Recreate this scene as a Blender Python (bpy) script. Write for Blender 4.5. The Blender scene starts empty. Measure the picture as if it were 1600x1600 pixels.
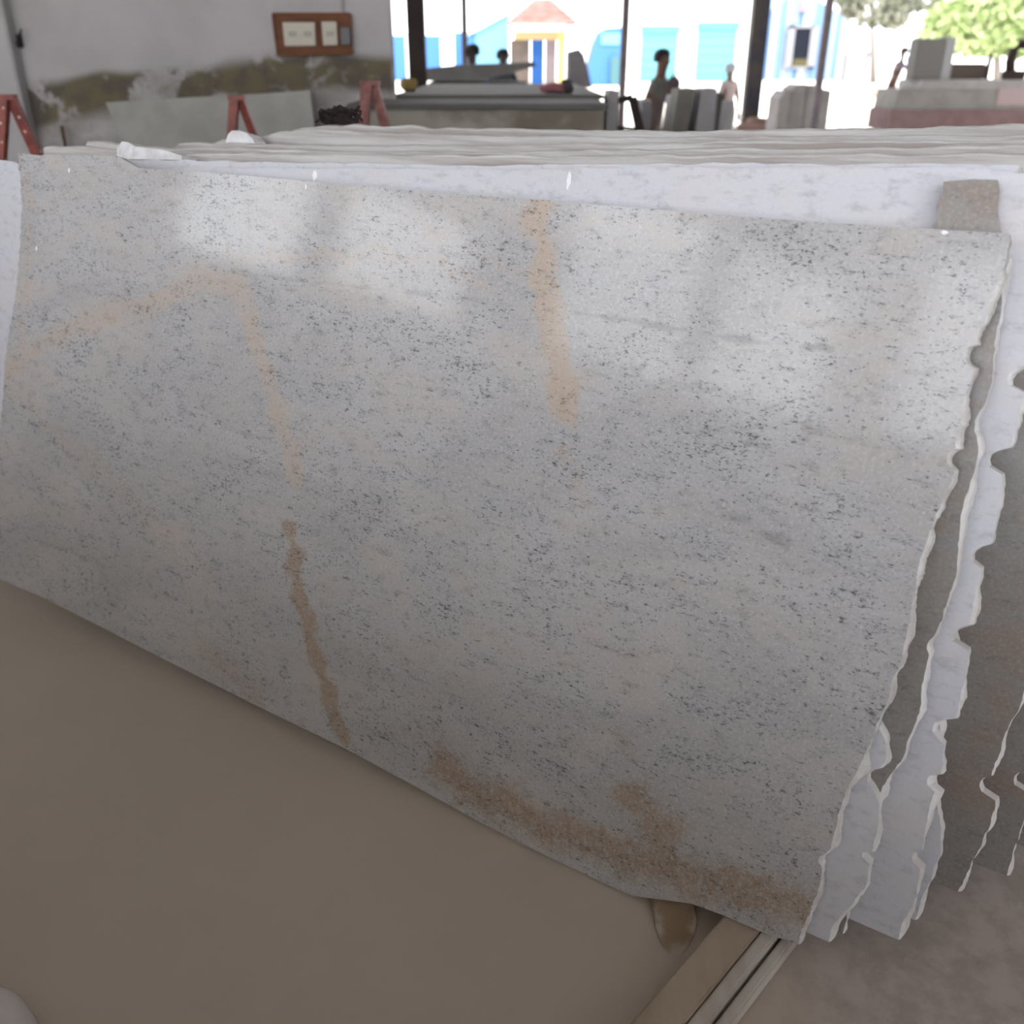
import bpy, bmesh, math, random
import numpy as np
from mathutils import Vector, Matrix

random.seed(7); rng = np.random.RandomState(7)
scene = bpy.context.scene
COL = scene.collection

# ------------------------------------------------------------------ camera
F, HOR, LEAN, SLAB_H, LIFT = 1450.0, 94.0, math.radians(14), 1.25, 0.07
PITCH = math.atan2(800 - HOR, F)
CP, SP = math.cos(PITCH), math.sin(PITCH)

def ray(x, y):
    dx, dy = x - 800.0, 800.0 - y
    r = np.array([dx, F * CP + dy * SP, -F * SP + dy * CP])
    return r / np.linalg.norm(r)

# direction of the leaning slabs (u to the right, w up along the face, n out of the face)
U = np.array([2578.0, -math.hypot(F, 800 - HOR), 0.0]); U /= np.linalg.norm(U)
NH = np.array([U[1], -U[0], 0.0])
def _hit(x, y, h):
    r = ray(x, y); return r * (-h / r[2])
_kt = -np.dot(_hit(28, 240, 1), NH); _kb = -np.dot(_hit(1240, 1470, 1), NH)
_t = math.tan(LEAN); _ratio = (_kb + _t) / (_kt + _t)
DB = SLAB_H * math.cos(LEAN) / (1 - _ratio)
HC = DB + LIFT                                     # camera height above the floor
CAM = np.array([0.0, 0.0, HC])
N = NH * math.cos(LEAN) + np.array([0, 0, math.sin(LEAN)])
W = np.array([0, 0, math.cos(LEAN)]) - NH * math.sin(LEAN)
P0 = _hit(1240, 1470, DB) + CAM                    # lower right corner of the front slab

cam_d = bpy.data.cameras.new('camera'); cam = bpy.data.objects.new('camera', cam_d); COL.objects.link(cam)
cam.location = CAM; cam.rotation_euler = (math.pi / 2 - PITCH, 0, 0)
cam_d.sensor_width = 36; cam_d.lens = 36 * F / 1600; cam_d.clip_end = 500
cam_d.dof.use_dof = True; cam_d.dof.focus_distance = 1.85; cam_d.dof.aperture_fstop = 2.9
scene.camera = cam

# ------------------------------------------------------------------ light
world = bpy.data.worlds.new('sky'); scene.world = world; world.use_nodes = True
bg = world.node_tree.nodes['Background']
bg.inputs[0].default_value = (0.92, 0.95, 1.0, 1); bg.inputs[1].default_value = 3.2
sun_d = bpy.data.lights.new('sun', 'SUN'); sun_d.energy = 3.0; sun_d.angle = 0.02; sun_d.color = (1, .96, .9)
sun = bpy.data.objects.new('sun', sun_d); COL.objects.link(sun)
sun.rotation_euler = (math.radians(32), math.radians(12), 0)
scene.view_settings.view_transform = 'Standard'; scene.view_settings.look = 'None'
scene.view_settings.gamma = 1; scene.view_settings.use_curve_mapping = False
scene.view_settings.exposure = 0.96
scene.cycles.use_denoising = True
scene.cycles.max_bounces = 5; scene.cycles.diffuse_bounces = 4; scene.cycles.glossy_bounces = 3
scene.cycles.use_adaptive_sampling = True; scene.cycles.adaptive_threshold = 0.02

# ------------------------------------------------------------------ projection helpers
def at(x, y, Y):                                   # point seen at a pixel, on the vertical plane at distance Y
    r = ray(x, y); return CAM + r * (Y / r[1])
def on_floor(x, y, z=0.0):
    r = ray(x, y); return CAM + r * ((z - HC) / r[2])
def on_slab(x, y, s):                              # (u, v) on the slab plane that lies s behind the front one
    r = ray(x, y); o = P0 - N * s
    X = CAM + r * (np.dot(o - CAM, N) / np.dot(r, N)); d = X - o
    return np.dot(d, U), np.dot(d, W)

# ------------------------------------------------------------------ materials
def new_mat(name):
    m = bpy.data.materials.new(name); m.use_nodes = True
    nt = m.node_tree; b = nt.nodes['Principled BSDF']
    return m, nt, b
def nd(nt, t, **k):
    n = nt.nodes.new(t)
    for a, v in k.items(): setattr(n, a, v)
    return n
def link(nt, a, b): nt.links.new(a, b)
def coords(nt, scale=(1, 1, 1), kind='Object', rot=(0, 0, 0)):
    tc = nd(nt, 'ShaderNodeTexCoord'); mp = nd(nt, 'ShaderNodeMapping')
    mp.inputs['Scale'].default_value = scale; mp.inputs['Rotation'].default_value = rot
    link(nt, tc.outputs[kind], mp.inputs[0]); return mp.outputs[0]
def noise(nt, vec, scale, detail=3, rough=.55, dist=0.0):
    n = nd(nt, 'ShaderNodeTexNoise'); n.inputs['Scale'].default_value = scale
    n.inputs['Detail'].default_value = detail; n.inputs['Roughness'].default_value = rough
    n.inputs['Distortion'].default_value = dist; link(nt, vec, n.inputs['Vector']); return n.outputs[0]
def ramp(nt, fac, lo, hi, a=0.0, b=1.0):
    n = nd(nt, 'ShaderNodeMapRange'); n.interpolation_type = 'SMOOTHSTEP'
    n.inputs[1].default_value = lo; n.inputs[2].default_value = hi
    n.inputs[3].default_value = a; n.inputs[4].default_value = b
    link(nt, fac, n.inputs[0]); return n.outputs[0]
def math_n(nt, op, a, b):
    n = nd(nt, 'ShaderNodeMath', operation=op)
    for i, v in enumerate((a, b)):
        if isinstance(v, (int, float)): n.inputs[i].default_value = v
        else: link(nt, v, n.inputs[i])
    return n.outputs[0]
def mix(nt, fac, a, b):
    n = nd(nt, 'ShaderNodeMix', data_type='RGBA')
    if isinstance(fac, (int, float)): n.inputs[0].default_value = fac
    else: link(nt, fac, n.inputs[0])
    for i, v in ((6, a), (7, b)):
        if isinstance(v, tuple): n.inputs[i].default_value = (*v[:3], 1)
        else: link(nt, v, n.inputs[i])
    return n.outputs[2]
def bump(nt, b, h, strength, dist=.01):
    n = nd(nt, 'ShaderNodeBump'); n.inputs['Strength'].default_value = strength; n.inputs['Distance'].default_value = dist
    link(nt, h, n.inputs['Height']); link(nt, n.outputs[0], b.inputs['Normal'])

def pmat(name, c1, c2=None, scale=6, rough=.7, bmp=0.0, stretch=(1, 1, 1), lo=.35, hi=.65, metal=0.0):
    m, nt, b = new_mat(name)
    b.inputs['Roughness'].default_value = rough; b.inputs['Metallic'].default_value = metal; b.inputs['Specular IOR Level'].default_value = .5 if rough < .55 else .12
    c2 = c2 or tuple(x * .75 for x in c1)
    v = coords(nt, stretch); n = noise(nt, v, scale, 5)
    link(nt, mix(nt, ramp(nt, n, lo, hi), c1, c2), b.inputs['Base Color'])
    if bmp: bump(nt, b, noise(nt, v, scale * 6, 4), bmp)
    return m

def plain(name, c, rough=.7):
    m, nt, b = new_mat(name); b.inputs['Base Color'].default_value = (*c, 1); b.inputs['Roughness'].default_value = rough
    b.inputs['Specular IOR Level'].default_value = .5 if rough < .55 else .1
    return m

def granite(name, base, warm, speck=(.10, .105, .115), speck_amt=1.0, rough=.22, rust=False, spec=.5, grain=.55):
    m, nt, b = new_mat(name)
    v1 = coords(nt, (1, 1, 1), rot=(0, math.radians(3), 0))
    vs = coords(nt, (.52, 1, 1.1), rot=(0, math.radians(4), 0))
    fine = noise(nt, v1, 150, 1, .6)
    broad = noise(nt, vs, 9, 3, .68, .4)
    mid = noise(nt, vs, 42, 3, .68)
    c = mix(nt, ramp(nt, broad, .42, .66), base, warm)
    if rust:
        big = noise(nt, vs, 3.2, 3, .65, .8)
        c = mix(nt, ramp(nt, big, .38, .62, .75, 0), c, tuple(x * .84 for x in base))
    c = mix(nt, ramp(nt, mid, .48, .74, 0, .6), c, tuple(x * .62 for x in base))
    c = mix(nt, ramp(nt, fine, .46, .72, 0, grain), c, tuple(min(1, x * 1.3) for x in base))
    if rust:
        at_ = nd(nt, 'ShaderNodeAttribute', attribute_name='rust')
        g = noise(nt, v1, 52, 4, .85)
        fac = ramp(nt, math_n(nt, 'ADD', at_.outputs['Fac'], math_n(nt, 'MULTIPLY', math_n(nt, 'SUBTRACT', g, .52), 1.7)), .25, 1.15, 0, .78)
        deep = nd(nt, 'ShaderNodeAttribute', attribute_name='deep')
        rc = mix(nt, deep.outputs['Fac'], (.56, .445, .35), (.30, .19, .10))
        rc = mix(nt, ramp(nt, fine, .5, .68, 0, .40), rc, (.62, .50, .39))
        rc = mix(nt, ramp(nt, mid, .52, .70, 0, .45), rc, (.30, .20, .13))
        c = mix(nt, fac, c, rc)
        dk = nd(nt, 'ShaderNodeAttribute', attribute_name='vein')
        df = ramp(nt, math_n(nt, 'ADD', dk.outputs['Fac'], math_n(nt, 'MULTIPLY', math_n(nt, 'SUBTRACT', mid, .5), .9)), .28, .85, 0, .5)
        c = mix(nt, df, c, (.20, .195, .19))
    clus = math_n(nt, 'ADD', math_n(nt, 'MULTIPLY', math_n(nt, 'SUBTRACT', broad, .5), -.28), math_n(nt, 'MULTIPLY', math_n(nt, 'SUBTRACT', mid, .5), .22))
    sp = math_n(nt, 'ADD', noise(nt, vs, 135, 3, .7, .2), clus)
    c = mix(nt, ramp(nt, sp, .56, .72, 0, .85 * speck_amt), c, speck)
    if rust:
        sp2 = math_n(nt, 'ADD', noise(nt, vs, 230, 1, .6), clus)
        c = mix(nt, ramp(nt, sp2, .66, .71, 0, .75 * speck_amt), c, speck)
        c = mix(nt, ramp(nt, fine, .76, .81, 0, .8), c, (.80, .75, .68))
    link(nt, c, b.inputs['Base Color'])
    b.inputs['Roughness'].default_value = rough
    b.inputs['Specular IOR Level'].default_value = spec
    b.inputs['IOR'].default_value = 1.55
    return m

M = {}
M['granite_front'] = granite('polished_granite', (.505, .50, .51), (.525, .49, .468), speck=(.105, .105, .112), rust=True, rough=.095, spec=.27, grain=.36)
M['granite_brown'] = granite('polished_granite_brown', (.265, .25, .24), (.275, .215, .185), speck_amt=.5, rough=.3)
M['granite_pale'] = granite('sawn_granite_pale', (.615, .62, .675), (.63, .61, .635), speck=(.42, .42, .44), speck_amt=.35, rough=.45, grain=.12)
M['granite_top'] = granite('sawn_granite_dusty', (.60, .60, .61), (.60, .56, .53), speck=(.3, .29, .29), speck_amt=.7, rough=.5)
M['granite_dark'] = pmat('dark_granite', (.10, .095, .09), (.14, .13, .12), 8, .6)
M['broken'] = pmat('broken_granite_edge', (.76, .75, .75), (.60, .57, .55), 25, .75, .15)
M['broken_dull'] = pmat('dusty_granite_edge', (.84, .83, .84), (.70, .68, .67), 14, .8, 0, (.25, 1, 1))
M['arris'] = pmat('dusty_granite_arris', (.60, .585, .58), (.38, .345, .325), 14, .8, 0, (.12, 1, 2.5))

# ------------------------------------------------------------------ objects
def tag(o, label=None, cat=None, group=None, kind=None):
    if label: o['label'] = label
    if cat: o['category'] = cat
    if group: o['group'] = group
    if kind: o['kind'] = kind
    return o
def empty(name, loc, rz=0):
    o = bpy.data.objects.new(name, None); COL.objects.link(o)
    o.location = loc; o.rotation_euler = (0, 0, rz); o.empty_display_size = .1; return o
def link_mesh(name, me, mats, parent=None):
    for m in (mats if isinstance(mats, (list, tuple)) else [mats]): me.materials.append(m)
    o = bpy.data.objects.new(name, me); COL.objects.link(o)
    if parent is not None: o.parent = parent
    return o
class MB:
    def __init__(s): s.bm = bmesh.new()
    def box(s, lo, hi, bev=0.0):
        lo, hi = Vector(lo), Vector(hi)
        r = bmesh.ops.create_cube(s.bm, size=1)
        d, c = hi - lo, (lo + hi) / 2
        for v in r['verts']: v.co = Vector((v.co.x * d.x, v.co.y * d.y, v.co.z * d.z)) + c
        if bev: bmesh.ops.bevel(s.bm, geom=list({e for v in r['verts'] for e in v.link_edges}), offset=bev, segments=2, affect='EDGES', clamp_overlap=True)
        return s
    def bar(s, a, b, w, h=None, up=(0, 0, 1)):     # rectangular bar from a to b
        a, b = Vector(a), Vector(b); h = h or w; z = (b - a).normalized(); up = Vector(up)
        if abs(z.dot(up)) > .98: up = Vector((0, 1, 0))
        x = up.cross(z).normalized(); y = z.cross(x)
        vs = [s.bm.verts.new(p + x * sx * w / 2 + y * sy * h / 2) for p in (a, b) for sx, sy in ((-1, -1), (1, -1), (1, 1), (-1, 1))]
        for f in ((0, 1, 2, 3), (7, 6, 5, 4), (0, 4, 5, 1), (1, 5, 6, 2), (2, 6, 7, 3), (3, 7, 4, 0)): s.bm.faces.new([vs[i] for i in f])
        return s
    def tube(s, pts, r, n=10, r2=None):
        pts = [Vector(p) for p in pts]; rings = []
        for i, p in enumerate(pts):
            d = (pts[min(i + 1, len(pts) - 1)] - pts[max(i - 1, 0)]).normalized()
            up = Vector((0, 0, 1)) if abs(d.z) < .9 else Vector((1, 0, 0))
            x = d.cross(up).normalized(); y = d.cross(x)
            rr = r if r2 is None else r + (r2 - r) * i / (len(pts) - 1)
            rings.append([s.bm.verts.new(p + (x * math.cos(k * 2 * math.pi / n) + y * math.sin(k * 2 * math.pi / n)) * rr) for k in range(n)])
        for a, b in zip(rings, rings[1:]):
            for k in range(n): s.bm.faces.new((a[k], a[(k + 1) % n], b[(k + 1) % n], b[k]))
        s.bm.faces.new(rings[0][::-1]); s.bm.faces.new(rings[-1]); return s
    def prism(s, pts, off):                        # flat outline (3D points) pushed along off
        off = Vector(off); a = [s.bm.verts.new(Vector(p)) for p in pts]; b = [s.bm.verts.new(Vector(p) + off) for p in pts]
        n = len(a); s.bm.faces.new(a); s.bm.faces.new(b[::-1])
        for i in range(n): s.bm.faces.new((a[i], b[i], b[(i + 1) % n], a[(i + 1) % n]))
        return s
    def lump(s, c, r, seed=0, amp=.15, sub=3, flat=None):
        rn = random.Random(seed); res = bmesh.ops.create_icosphere(s.bm, subdivisions=sub, radius=1)
        ph = [(rn.uniform(1, 3), rn.uniform(1, 3), rn.uniform(1, 3), rn.uniform(0, 6)) for _ in range(6)]
        for v in res['verts']:
            q = v.co.copy(); k = 1 + amp * sum(math.sin(a * q.x * 1.7 + b * q.y * 1.7 + e * q.z * 1.7 + f) for a, b, e, f in ph) / 3
            q = Vector([math.copysign(abs(t) ** .8, t) for t in q])
            v.co = Vector((q.x * r[0] * k, q.y * r[1] * k, q.z * r[2] * k)) + Vector(c)
            if flat is not None and v.co.z < flat: v.co.z = flat
        return s
    def build(s, name, mats, parent=None, smooth=False):
        bmesh.ops.recalc_face_normals(s.bm, faces=s.bm.faces)
        me = bpy.data.meshes.new(name); s.bm.to_mesh(me); s.bm.free()
        if smooth:
            me.polygons.foreach_set('use_smooth', [True] * len(me.polygons))
        o = link_mesh(name, me, mats, None)
        if parent is not None:
            o.parent = parent
            o.matrix_parent_inverse = Matrix.LocRotScale(parent.location, parent.rotation_euler, None).inverted()
        return o
def thing(o, label, cat, group=None): return tag(o, label, cat, group)
def struct(o): o['kind'] = 'structure'; return o

# ------------------------------------------------------------------ the setting
def floor_mat():
    m, nt, b = new_mat('dusty_concrete'); v = coords(nt)
    n1 = noise(nt, v, 1.4, 4, .6); n2 = noise(nt, v, 14, 4, .7)
    c = mix(nt, ramp(nt, n1, .35, .65), (.60, .53, .455), (.57, .505, .44))
    # smooth swept screed in the aisle, greyer and patchier cement by the ends of the stack
    sep = nd(nt, 'ShaderNodeSeparateXYZ'); link(nt, v, sep.inputs[0])
    side = math_n(nt, 'ADD', sep.outputs[0], math_n(nt, 'MULTIPLY', n2, .2))
    rc = mix(nt, ramp(nt, n2, .38, .64), (.60, .535, .51), (.47, .415, .385))
    rc = mix(nt, ramp(nt, n2, .66, .76, 0, .6), rc, (.22, .19, .175))
    c = mix(nt, ramp(nt, side, .50, .72), c, rc)
    link(nt, c, b.inputs['Base Color']); b.inputs['Roughness'].default_value = .75; b.inputs['Specular IOR Level'].default_value = .15
    return m
M['floor'] = floor_mat()
M['yard'] = plain('pale_sandy_ground', (.78, .72, .64), .9)
M['plaster'] = plain('grey_plaster', (.32, .31, .30), .85)
M['roof'] = plain('zinc_roof', (.32, .315, .31), .6)
M['steel_dark'] = pmat('dark_steel', (.035, .027, .026), (.024, .02, .019), 3, .6)
M['steel_grey'] = pmat('grey_steel', (.10, .082, .086), (.07, .058, .062), 3, .6)

def wall_mat():
    m, nt, b = new_mat('stained_white_wall'); v = coords(nt)
    sep = nd(nt, 'ShaderNodeSeparateXYZ'); link(nt, v, sep.inputs[0])
    c = mix(nt, ramp(nt, noise(nt, v, 1.6, 5), .35, .7), (.40, .38, .385), (.345, .33, .33))
    z = sep.outputs[2]; x = sep.outputs[0]
    # damp tide line: mossy brown blotches with a ragged top, dirtier plaster below
    top = math_n(nt, 'ADD', 1.40, math_n(nt, 'MULTIPLY', math_n(nt, 'SUBTRACT', noise(nt, v, 1.1, 2), .5), .35))
    top = math_n(nt, 'ADD', top, math_n(nt, 'MULTIPLY', math_n(nt, 'ADD', x, 2.2), .07))
    d = math_n(nt, 'SUBTRACT', z, top)
    below = ramp(nt, d, -.02, .12, 1, 0)
    c = mix(nt, math_n(nt, 'MULTIPLY', below, ramp(nt, noise(nt, v, 5, 5, .65), .33, .6, .15, .8)), c, (.215, .195, .18))
    band = math_n(nt, 'MULTIPLY', ramp(nt, d, -.24, -.14), ramp(nt, d, .02, .09, 1, 0))
    blot = math_n(nt, 'MULTIPLY', band, ramp(nt, noise(nt, v, 3.4, 4, .6, .4), .40, .50, 0, .95))
    c = mix(nt, blot, c, mix(nt, ramp(nt, noise(nt, v, 5, 3), .4, .6), (.075, .06, .045), (.115, .095, .05)))
    link(nt, c, b.inputs['Base Color']); b.inputs['Roughness'].default_value = .9; return m
M['wall'] = wall_mat()

ROOF = 6.2
struct(MB().box((-9, -10, -.2), (14, 24.8, 0)).build('floor', M['floor']))
# the yard outside lies level with the shed floor
g = MB()
for lo, hi in (((-140, 24.8, -.21), (140, 200, -.02)), ((14, -120, -.21), (140, 24.8, -.02)), ((-140, -120, -.21), (-9, 24.8, -.02)), ((-9, -120, -.21), (14, -10, -.02))): g.box(lo, hi)
struct(g.build('ground', M['yard']))
struct(MB().box((-9.4, -10.4, ROOF), (14.4, 25.2, ROOF + .12)).build('ceiling', M['roof']))

WY = 7.0
xr = at(608, 60, WY)[0]
struct(MB().box((-9, WY, 0), (xr, WY + .25, ROOF)).build('wall_back', M['wall']))
xl = at(14, 60, WY - .12)[0]
struct(MB().box((xl - .5, WY - .12, 0), (xl, WY, ROOF), .01).build('trim_1', pmat('pier_plaster', (.40, .39, .395), (.36, .35, .355), 2, .9)))
# far left side of the shed: masonry with high openings between piers
def wall_left():
    m = MB(); X0, X1 = -9.25, -9.0
    ops = [(.05, 1.35, 2.35, 3.6), (-2.0, -.35, 2.5, 3.7), (-8.4, -5.9, 2.8, 5.0), (-5.6, -3.3, 2.65, 5.0)]
    ys = sorted({-10.0, 7.0} | {o[0] for o in ops} | {o[1] for o in ops})
    for a, b in zip(ys, ys[1:]):
        o = [q for q in ops if q[0] <= a and b <= q[1]]
        if o:
            m.box((X0, a, 0), (X1, b, o[0][2]))
            if o[0][3] < ROOF: m.box((X0, a, o[0][3]), (X1, b, ROOF))
        else: m.box((X0, a, 0), (X1, b, ROOF))
    return m.build('wall_left', M['plaster'])
struct(wall_left())
struct(MB().box((6.6, -10, 0), (6.85, 11.5, ROOF)).build('wall_right', M['plaster']))  # unseen wall, added to cut the light coming from the right

# ------------------------------------------------------------------ granite slabs
def poly_uv(pts, s): return np.array([on_slab(x, y, s) for x, y in pts])
def seg_dist(P, a, b):
    d = b - a; t = np.clip(((P - a) @ d) / (d @ d), 0, 1)
    return np.linalg.norm(P - a - t[:, None] * d, axis=1), t

def make_slab(name, s, top, right, bottom, left, thick, mats, label, notches=(), nu=40, nv=160, rough=.002, out=.004, paint=None, seed=1, group=None, arris=0.0):
    """An irregular sawn slab leaning in the stack, outline given as seen, depth s behind the front face."""
    r = np.random.RandomState(seed)
    T, R, B, Lf = (poly_uv(p, s) if not isinstance(p, np.ndarray) else p for p in (top, right, bottom, left))
    B = B.copy(); B[:, 1] = np.maximum(B[:, 1], -.062)
    T = T[np.argsort(T[:, 0])]; B = B[np.argsort(B[:, 0])]; R = R[np.argsort(R[:, 1])]; Lf = Lf[np.argsort(Lf[:, 1])]
    vmin, vmax = B[:, 1].mean(), T[:, 1].mean()
    vmin, vmax = min(R[0, 1], vmin), max(R[-1, 1], vmax)
    v0 = np.linspace(vmin, vmax, nv + 1)
    def rag(n, amp, k):                            # smooth ragged noise along an edge
        x = r.normal(size=n + 4 * k); ker = np.hanning(2 * k + 1); ker /= np.sqrt((ker ** 2).sum())
        return amp * np.convolve(x, ker, 'same')[2 * k:2 * k + n]
    Rv = np.interp(v0, R[:, 1], R[:, 0]); k_ = np.hanning(2 * max(2, nv // 60) + 3); k_ /= k_.sum(); pad = len(k_) // 2
    Rv = np.convolve(np.pad(Rv, pad, mode='reflect', reflect_type='odd'), k_, 'valid') + rag(nv + 1, rough * .45, max(3, nv // 45)) + rag(nv + 1, rough * .30, 1); Lv = np.interp(v0, Lf[:, 1], Lf[:, 0]) + rag(nv + 1, rough, 3)
    cut = np.zeros(nv + 1)
    for (x, y, rp) in notches:
        cu, cv = on_slab(x, y, s); ru = abs(on_slab(x + rp, y, s)[0] - cu); rr = abs(on_slab(x, y - rp, s)[1] - cv)
        q = np.clip(1 - ((v0 - cv) / max(rr, .006)) ** 2, 0, None); edge = cu - ru * np.sqrt(q)
        k = q > 0; Rv[k] = np.minimum(Rv[k], edge[k])
    S = np.linspace(0, 1, nu + 1)
    uu = Lv[:, None] + S[None, :] * (Rv - Lv)[:, None]
    rel = ((v0 - vmin) / (vmax - vmin))[:, None]
    Tu = np.interp(uu, T[:, 0], T[:, 1]); Bu = np.interp(uu, B[:, 0], B[:, 1])
    tj = rag(nu + 1, rough * .5, 2) * (0.15 if s == 0 else 1.0)
    vv = Bu + rel * (Tu + tj[None, :] - Bu)
    nvt, nut = nv + 1, nu + 1
    front = np.stack([uu, np.zeros_like(uu), vv], -1).reshape(-1, 3)
    # back outline: broken ends run out a little further than the face
    e = np.abs(out * .8 + rag(nvt, out * .5, max(4, nv // 40))); el = np.abs(out * .5 + rag(nvt, out * .3, 3))
    ub = uu + (S ** 40)[None, :] * e[:, None] - ((1 - S) ** 40)[None, :] * el[:, None]
    vb = vv + (rag(nut, rough * (.1 if s == 0 else .5), 3)[None, :] + (.010 if arris else -.002)) * rel ** 8
    def ring(nr, nc):
        i = [(0, c) for c in range(nc)] + [(q, nc - 1) for q in range(1, nr)] + [(nr - 1, c) for c in range(nc - 2, -1, -1)] + [(q, 0) for q in range(nr - 2, 0, -1)]
        return i
    rg = ring(nvt, nut)
    fr_idx = np.array([a * nut + b for a, b in rg])
    mid = np.array([[.35 * uu[a, b] + .65 * ub[a, b], thick * .3, .5 * vv[a, b] + .5 * vb[a, b]] for a, b in rg])
    mid[:, 0] += r.normal(scale=rough * .35, size=len(rg))
    back = np.stack([ub, np.full_like(ub, thick), vb], -1).reshape(-1, 3)
    nF, nR = len(front), len(rg)
    V = np.concatenate([front, mid, back]); bk = nF + nR
    ii = (np.arange(nv)[:, None] * nut + np.arange(nu)[None, :]).ravel()
    faces = np.stack([ii, ii + 1, ii + nut + 1, ii + nut], 1).tolist()
    nface = len(faces)
    j = np.arange(nR); jn = (j + 1) % nR
    faces += np.stack([fr_idx[jn], fr_idx[j], nF + j, nF + jn], 1).tolist()
    faces += np.stack([nF + jn, nF + j, bk + fr_idx[j], bk + fr_idx[jn]], 1).tolist()
    nrim = len(faces) - nface
    faces += (np.stack([ii + nut, ii + nut + 1, ii + 1, ii], 1) + bk).tolist()
    me = bpy.data.meshes.new(name); me.from_pydata(V.tolist(), [], faces); me.update()
    mi = np.zeros(len(faces), int); mi[nface:nface + nrim] = 1; mi[nface + nrim:] = 0
    if arris:
        top_gap = (Tu - vv)[:-1, :-1].ravel(); mi[:nface][top_gap < arris] = 2
    me.polygons.foreach_set('material_index', mi)
    if paint is not None:
        for nm, arr in paint(front[:, [0, 2]]).items():
            a_ = me.attributes.new(nm, 'FLOAT', 'POINT'); full = np.zeros(len(V)); full[:nF] = arr
            a_.data.foreach_set('value', full)
    o = link_mesh(name, me, mats)
    org = P0 - N * s
    o.matrix_world = Matrix(((U[0], -N[0], W[0], org[0]), (U[1], -N[1], W[1], org[1]), (U[2], -N[2], W[2], org[2]), (0, 0, 0, 1)))
    tag(o, label, 'stone slab', group, 'thing')
    return o

# rusty seams and dark veins of the front slab: polylines on the stone with half-widths in pixels and strength
RUST = [([(8, 590), (60, 540), (130, 505), (200, 482), (280, 460), (352, 432)], 20, .75, 0),
        ([(330, 400), (400, 402), (480, 404), (560, 395), (640, 402), (760, 440)], 15, .6, 0),
        ([(352, 432), (385, 470), (400, 530), (425, 620), (450, 690), (462, 740)], 20, .80, 0),
        ([(440, 690), (490, 690)], 22, .55, .1), ([(455, 830), (468, 930), (488, 1010), (512, 1080), (536, 1150)], 15, 1.0, .7),
        ([(835, 325), (848, 380), (852, 460), (865, 540), (878, 600), (884, 640)], 26, 1.0, .1), ([(880, 705), (905, 730), (900, 775)], 22, .6, .3),
        ([(640, 330), (700, 370), (760, 405), (835, 440)], 14, .5, 0), ([(650, 310), (760, 330), (835, 345)], 18, .45, 0),
        ([(20, 610), (80, 670), (140, 720), (210, 790), (270, 850), (320, 900)], 26, .55, .2), ([(45, 760), (110, 800)], 22, .4, .2),
        ([(320, 1020), (360, 1050), (400, 1075)], 34, .62, .6), ([(100, 850), (220, 900), (330, 960)], 30, .35, .5),
        ([(690, 1200), (750, 1240), (830, 1280), (960, 1330), (1080, 1370), (1180, 1395), (1265, 1425)], 44, .9, .9),
        ([(700, 1190), (720, 1250)], 26, .8, .85), ([(985, 1250), (1040, 1290), (1030, 1320)], 40, .9, .85), ([(960, 1150), (985, 1190)], 20, .6, .7),
        ([(1045, 880), (1060, 935)], 12, .5, .1), ([(980, 610), (1050, 640)], 20, .35, 0), ([(500, 580), (560, 560)], 22, .4, 0),
        ([(690, 560), (720, 560)], 20, .35, 0), ([(620, 1150), (700, 1160)], 24, .5, .7),
        ([(1180, 870), (1320, 960), (1400, 900)], 30, .22, .1), ([(1240, 640), (1380, 680)], 16, .4, .1), ([(30, 250), (48, 330), (40, 460), (30, 560)], 12, .6, 0),
        ([(60, 255), (190, 265), (320, 285), (500, 292)], 9, .4, 0), ([(1480, 1280), (1260, 1250), (1100, 1230)], 26, .3, .4)]
VEIN = [([(360, 424), (470, 438), (620, 455), (760, 470)], 5, .55), ([(900, 488), (1040, 510), (1160, 532), (1300, 545)], 7, .75),
        ([(440, 520), (560, 545), (700, 580), (820, 640)], 9, .4), ([(900, 570), (1040, 600), (1180, 630), (1320, 690), (1480, 715)], 14, .45),
        ([(1000, 650), (1200, 700), (1480, 716)], 9, .4), ([(700, 740), (860, 760), (1080, 810)], 10, .35), ([(1140, 800), (1230, 850)], 22, .5),
        ([(560, 650), (700, 690)], 12, .35), ([(1080, 380), (1060, 450), (1070, 520)], 7, .35), ([(150, 640), (330, 660)], 30, .25), ([(960, 1030), (1160, 1050), (1300, 1020)], 30, .3)]
def paint_front(P):
    rust = np.zeros(len(P)); deep = np.zeros(len(P)); vein = np.zeros(len(P))
    wob = .008 * np.sin(P[:, 0] * 37 + 3 * np.sin(P[:, 1] * 23)) + .006 * np.sin(P[:, 1] * 61 + 2 * np.sin(P[:, 0] * 47))
    for pts, wpx, st, dp in RUST:
        q = poly_uv(pts, 0); m = pts[len(pts) // 2]
        wid = .5 * (abs(on_slab(m[0] + wpx, m[1], 0)[0] - on_slab(m[0], m[1], 0)[0]) + abs(on_slab(m[0], m[1] - wpx, 0)[1] - on_slab(m[0], m[1], 0)[1]))
        d = np.min([seg_dist(P, a, b)[0] for a, b in zip(q, q[1:])], 0) + wob
        k = st * np.clip(1.25 - d / wid * .75, 0, 1); k = k * k * (3 - 2 * k) if st > .9 else k
        deep = np.where(k > rust, dp, deep); rust = np.maximum(rust, k)
    for pts, wpx, st in VEIN:
        q = poly_uv(pts, 0); m = pts[len(pts) // 2]
        wid = abs(on_slab(m[0], m[1] - wpx, 0)[1] - on_slab(m[0], m[1], 0)[1])
        d = np.min([seg_dist(P, a, b)[0] for a, b in zip(q, q[1:])], 0) + wob * .3
        vein = np.maximum(vein, st * np.exp(-(d / wid) ** 2))
    return dict(rust=rust, deep=deep, vein=vein)

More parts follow.
